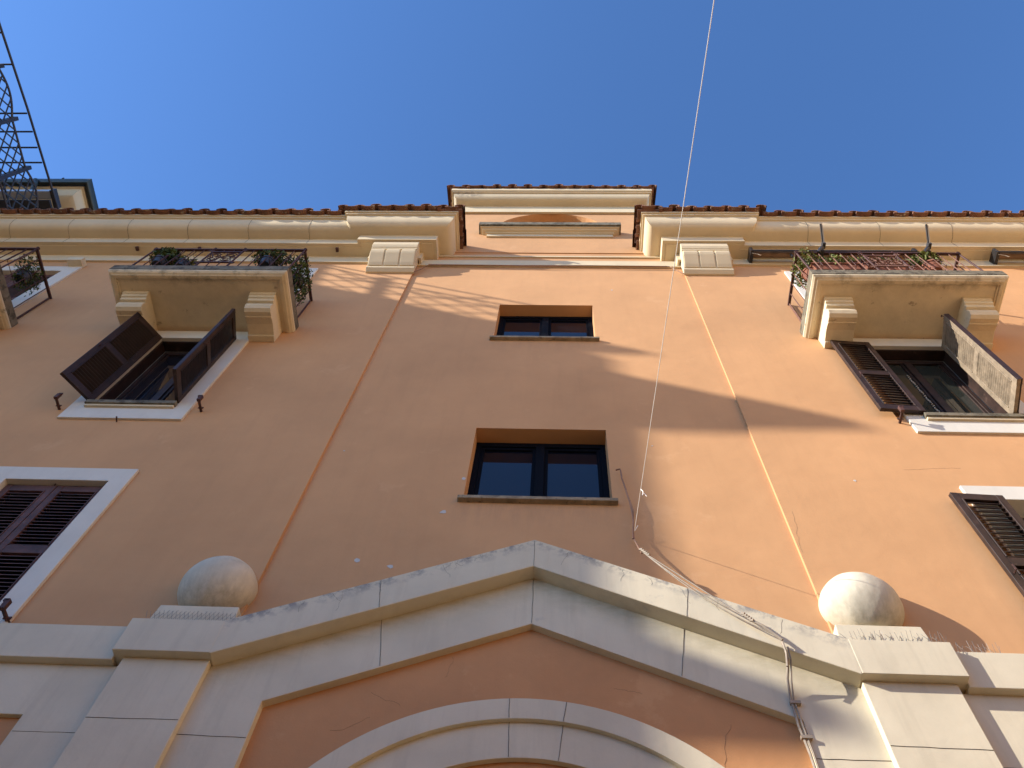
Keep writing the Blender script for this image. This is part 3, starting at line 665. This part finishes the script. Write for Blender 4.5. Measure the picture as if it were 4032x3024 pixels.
def plant(x, y, z, label, r, n, s, m=LEAF, up=.05, potm=None, potr=.10, long=0, down=0, stems=6, flowers=None, hh=.2, grp='potted plants on the balconies'):
    t = thing('potted_plant', (x, y, z), label, 'plant', grp)
    pot(t, x, y, z, potr, hh, long, potm)
    hk = MB()
    for dx in ((-long*.7, long*.7) if long else (-potr*.8, potr*.8)):
        hk.tube([(x+dx, y+potr, z+.02), (x+dx, y+potr*1.02, z-.012), (x+dx, y-potr, z-.012), (x+dx, -.722, z-.012), (x+dx, -.722, 12.40)], .005, 5)
    hk.tube([(x-max(long, potr), y-potr-.004, z+hh*.6), (x+max(long, potr), y-potr-.004, z+hh*.6)], .004, 5)
    hk.build('hanger', IRON, t)
    f = MB(); c = (x, y, z+hh+r[2]*.75)
    leaves(f, (c[0], c[1], c[2]+up), (r[0]*1.1, r[1], r[2]*1.25), int(n*1.7), s*1.1, down)
    f.build('foliage', m, t)
    st = MB()
    for i in range(stems):
        px = x+random.uniform(-r[0], r[0])*.9; st.tube([(x+(px-x)*.5, y, z+hh-.02), (px*.6+x*.4, y+random.uniform(-.05, .05), z+hh+r[2]*.6), (px, y+random.uniform(-r[1], r[1]), z+hh+r[2]*random.uniform(.8, 1.9)-down*random.random())], .004, 4, .002)
    st.build('stems', LEAFD, t)
    if flowers:
        for i in range(flowers[1]):
            g_ = MB(); leaves(g_, (x+random.uniform(-r[0], r[0]), y-random.uniform(0, r[1]), z+hh+r[2]*random.uniform(1.1, 1.9)), (.022, .022, .02), 22, .022)
            g_.build('flower_head', flowers[0], t)
    return t
zf = 11.98
plant(wl-.86, -.66, zf, 'bushy dark green plant at the left corner of the left balcony', (.20, .14, .16), 560, .055, LEAF, up=.08, hh=.12, potm=IRONB)
plant(wl-.55, -.62, zf, 'sparse brownish plant right of the dark bush on the left balcony', (.13, .10, .10), 120, .05, LEAFY, hh=.12, potm=IRONB)
plant(wl+.62, -.66, zf, 'leafy plant near the right end of the left balcony rail', (.26, .13, .13), 520, .05, LEAF, up=.07, hh=.14, potm=IRONB)
plant(wl+1.0, -.42, zf, 'trailing small leaved plant spilling over the right end of the left balcony', (.13, .34, .24), 800, .045, LEAF, potr=.09, hh=.14, down=.40, potm=IRONB)
plant(wr-.93, -.55, zf, 'tall yellowish succulent at the left corner of the right balcony', (.15, .28, .22), 620, .045, LEAFY, up=.12, hh=.16, down=.1, flowers=(LEAFD, 3))
plant(wr-.62, -.60, zf, 'long terracotta trough of dark creeping succulents on the right balcony', (.36, .17, .13), 800, .045, LEAFY, up=.06, down=.10, potr=.09, long=.30, hh=.17, flowers=(LEAFD, 4))
plant(wr-.22, -.62, zf, 'low dry plant just left of the iron scroll panel on the right balcony', (.13, .10, .10), 200, .04, LEAFD, hh=.14)
plant(wr+.0, -.58, zf, 'trough of pale green rosettes behind the iron scroll panel', (.38, .15, .11), 620, .05, LEAFY, up=.02, down=.08, potr=.09, long=.36, hh=.34, flowers=(LEAFY, 5))
plant(wr+.62, -.62, zf, 'bright green plant in an orange pot near the right end of the right balcony', (.20, .17, .17), 700, .055, LEAFY, up=.10, down=.06, hh=.2, potr=.12)
plant(wr+.40, -.58, zf, 'low green plant left of the orange pot on the right balcony', (.14, .10, .08), 200, .045, LEAFY, hh=.14)
plant(wl-3.82+.98, -.45, zf, 'dark trailing plant at the right end of the leftmost balcony', (.10, .28, .20), 420, .045, LEAF, hh=.14, down=.25, potm=IRONB)

# small box on the corner of the far left door frame
t = thing('planter_box', (-7.68, 0, 13.80), 'small worn cream box with a brown pot on the corner of the leftmost door frame', 'box')
q = MB(); q.box(-7.80, -7.56, -.14, 0, 13.80, 13.83).box(-7.80, -7.56, -.14, -.12, 13.83, 13.93).box(-7.80, -7.78, -.12, 0, 13.83, 13.93).box(-7.58, -7.56, -.12, 0, 13.83, 13.93)
q.build('box_body', WORN, t, bevel=.004); MB().tube([(-7.70, -.07, 13.83), (-7.70, -.07, 13.97)], .045, 12).build('pot', TERRB, t, smooth=True)

# ------------------------------------------------------------------ taller neighbour behind the roof on the left
N = thing('neighbouring_building', (-13, 3, 0), 'taller building with a coved cream cornice and dark gutter behind the roof at left', 'building')
NX, NY = -10.42, .20
MB().box(-18, NX, NY, 9, 0, 18.6).build('wall', STUC, N)
NP = [(0,18.0),(.05,18.0),(.05,18.12),(.09,18.14),(.20,18.16),(.30,18.22),(.36,18.32),(.38,18.45),(.42,18.46),(.42,18.60),(0,18.60)]
MB().sweep(NP, [(-18, NY), (NX, NY), (NX, 9)]).build('cornice', CREAM, N, smooth=True, ang=28)
q = MB(); gp = [(.43,18.60),(.435,18.52),(.47,18.47),(.52,18.47),(.555,18.52),(.56,18.62),(.545,18.62),(.54,18.53),(.515,18.49),(.475,18.49),(.45,18.53),(.445,18.62)]
q.sweep(gp, [(-18, NY), (NX, NY), (NX, 9)]); q.build('gutter', COPPER, N, smooth=True)
q = MB()
for x in (-12.6, -11.9, -11.2, -10.5): q.box(x, x+.02, NY-.575, NY-.40, 18.60, 18.66)
q.build('gutter_strap', COPPER, N)
MB().tube([(-10.98, -.33, 18.48), (-10.93, -.37, 18.38), (-10.86, -.40, 18.25), (-10.80, -.36, 18.10), (-10.78, -.26, 17.95), (-10.78, -.23, 17.78)], .055, 12).build('downpipe', COPPER, N, smooth=True)
MB().box(-12.4, -10.26, -.31, -.29, 17.70, 17.84).box(-12.4, -10.26, -.17, -.15, 17.70, 17.84).box(-12.4, -10.26, -.29, -.17, 17.70, 17.715).build('lower_gutter', ZINC, N)
MB().box(-10.26, -10.20, -.33, .06, 17.68, 17.86).box(-12.4, -10.26, -.15, .2, 17.60, 17.66).build('gutter_end_box', IRONB, N, bevel=.004)
# drying frame and lattice fence of the roof terrace
T = thing('lattice_fence', (-10.1, -1.5, 16), 'dark iron lattice fence with a drying frame on the terrace at the left edge', 'fence')
q = MB(); q.tube([(-9.74, -.12, 17.0), (-9.83, -2.0, 17.0), (-9.96, -3.72, 17.0)], .022, 8); q.build('rail', IRONB, T)
for y in (-1.02, -1.30, -1.59, -1.92, -2.77, -3.3, -3.7):
    xr = -9.78 - .045*(-y); MB().tube([(xr, y, 17.0), (-10.75, y, 17.0)], .017, 8).build('rung', IRONB, T)
MB().tube([(-10.7, -.1, 17.0), (-10.7, -3.72, 17.0)], .02, 8).build('rail', IRONB, T)
def lattice(y0, y1, curved):
    q = MB(); xz = -10.1; z0, z1 = 16.05, 16.88; n = 14
    def top(f): return z1 + (.14*math.sin(math.pi*f) if curved else 0)
    q.tube([(xz, y0+(y1-y0)*i/n, top(i/n)) for i in range(n+1)], .022, 6); q.tube([(xz, y0, z0), (xz, y1, z0)], .02, 6)
    Ly = y1-y0; st = .235
    for sg in (-1, 1):
        k = -10
        while k < 22:
            a = k*st; pts = []
            for i in range(31):
                f = i/30; z = z0+(z1+.14-z0)*f; y = a + sg*(z-z0)*.85 
                if sg < 0: y += .0
                if 0 <= y <= abs(Ly) and z <= top(y/abs(Ly)): pts.append((xz, y0+(y if Ly > 0 else -y), z))
            if len(pts) > 2: q.tube([pts[0], pts[-1]], .014, 5)
            k += 1
    q.build('lattice_panel', IRONB, T)
lattice(-.93, -.10, True); lattice(-.93, -1.82, False); lattice(-1.84, -2.74, True); lattice(-2.76, -3.62, False)
for y in (-.93, -1.83, -2.75, -3.64):
    MB().box(-10.16, -10.05, y-.035, y+.035, 15.2, 17.0).build('post', IRONB, T, bevel=.004)
MB().box(-13.5, -10.06, -3.7, -.5, 15.1, 15.3).build('terrace_slab', WORN, T)

# ------------------------------------------------------------------ buildings across the street (outside the frame) that shade and light the facade
def SH(x, z, a): return (x-SUNK*a, -a, z+SUNM*a)
Q = thing('corner_building', (-20, -8, 0), 'tall ochre corner building across the street, outside the photo, shading the left part', 'building')
q = MB()
a0 = 6.38; xb = .86-SUNK*a0
q.box(-34, xb, -a0, -2.2, 0, 17.35)
a1 = 6.33; xc = .64-SUNK*a1
q.box(-34, xc, -a1, -2.2, 17.34, 18.9)
q.box(-34, -15.0, -4.2, 3, 0, 21.0)
q.build('wall', OPPO, Q)
q = MB()
def slab(tipx, ztop, th, over, a):
    x = tipx-SUNK*a; z = ztop+SUNM*a; q.box(-34, x, -a, -2.0, z-th, z)
slab(3.16, 9.08, .17, .62, 7.0)
slab(1.13, 10.86, .06, .13, 6.47)
slab(1.98, 5.28, .20, .3, 6.67)
q.build('cornice', PALE, Q)
def block(name, loc, label, x0, x1, y0, y1, hgt, m, face):
    b = thing(name, loc, label, 'building')
    MB().box(x0, x1, y0, y1, 0, hgt).build('wall', m, b)
    w_ = MB(); s_ = MB()
    fl = int((hgt-1)/3.3)
    for i in range(fl):
        z = 1.2+i*3.3
        if face == 'y':
            x = x0+1.2
            while x < x1-1.5: w_.box(x, x+1.0, y1-.05, y1+.02, z, z+1.7); s_.box(x-.1, x+1.1, y1, y1+.1, z-.1, z-.002); x += 2.8
        else:
            y = y0+1.2
            while y < y1-1.5: w_.box(x0-.02, x0+.05, y, y+1.0, z, z+1.7); s_.box(x0-.1, x0, y-.1, y+1.1, z-.1, z-.002); y += 2.8
    w_.build('shutters', WOOD, b); s_.build('sills', PALE, b)
    MB().box(x0-.3, x1+.3, y0-.3, y1+.3, hgt, hgt+.3).build('cornice', PALE, b)
block('opposite_building', (0, -12, 0), 'ochre house across the street behind the camera, outside the photo', -12.5, 9.5, -16, -8, 6.2, OPPO, 'y')
block('end_building', (14, -4, 0), 'pale sunlit house closing the street on the right, outside the photo', 9.7, 20, -30, -.0, 16.4, PALE, 'x')
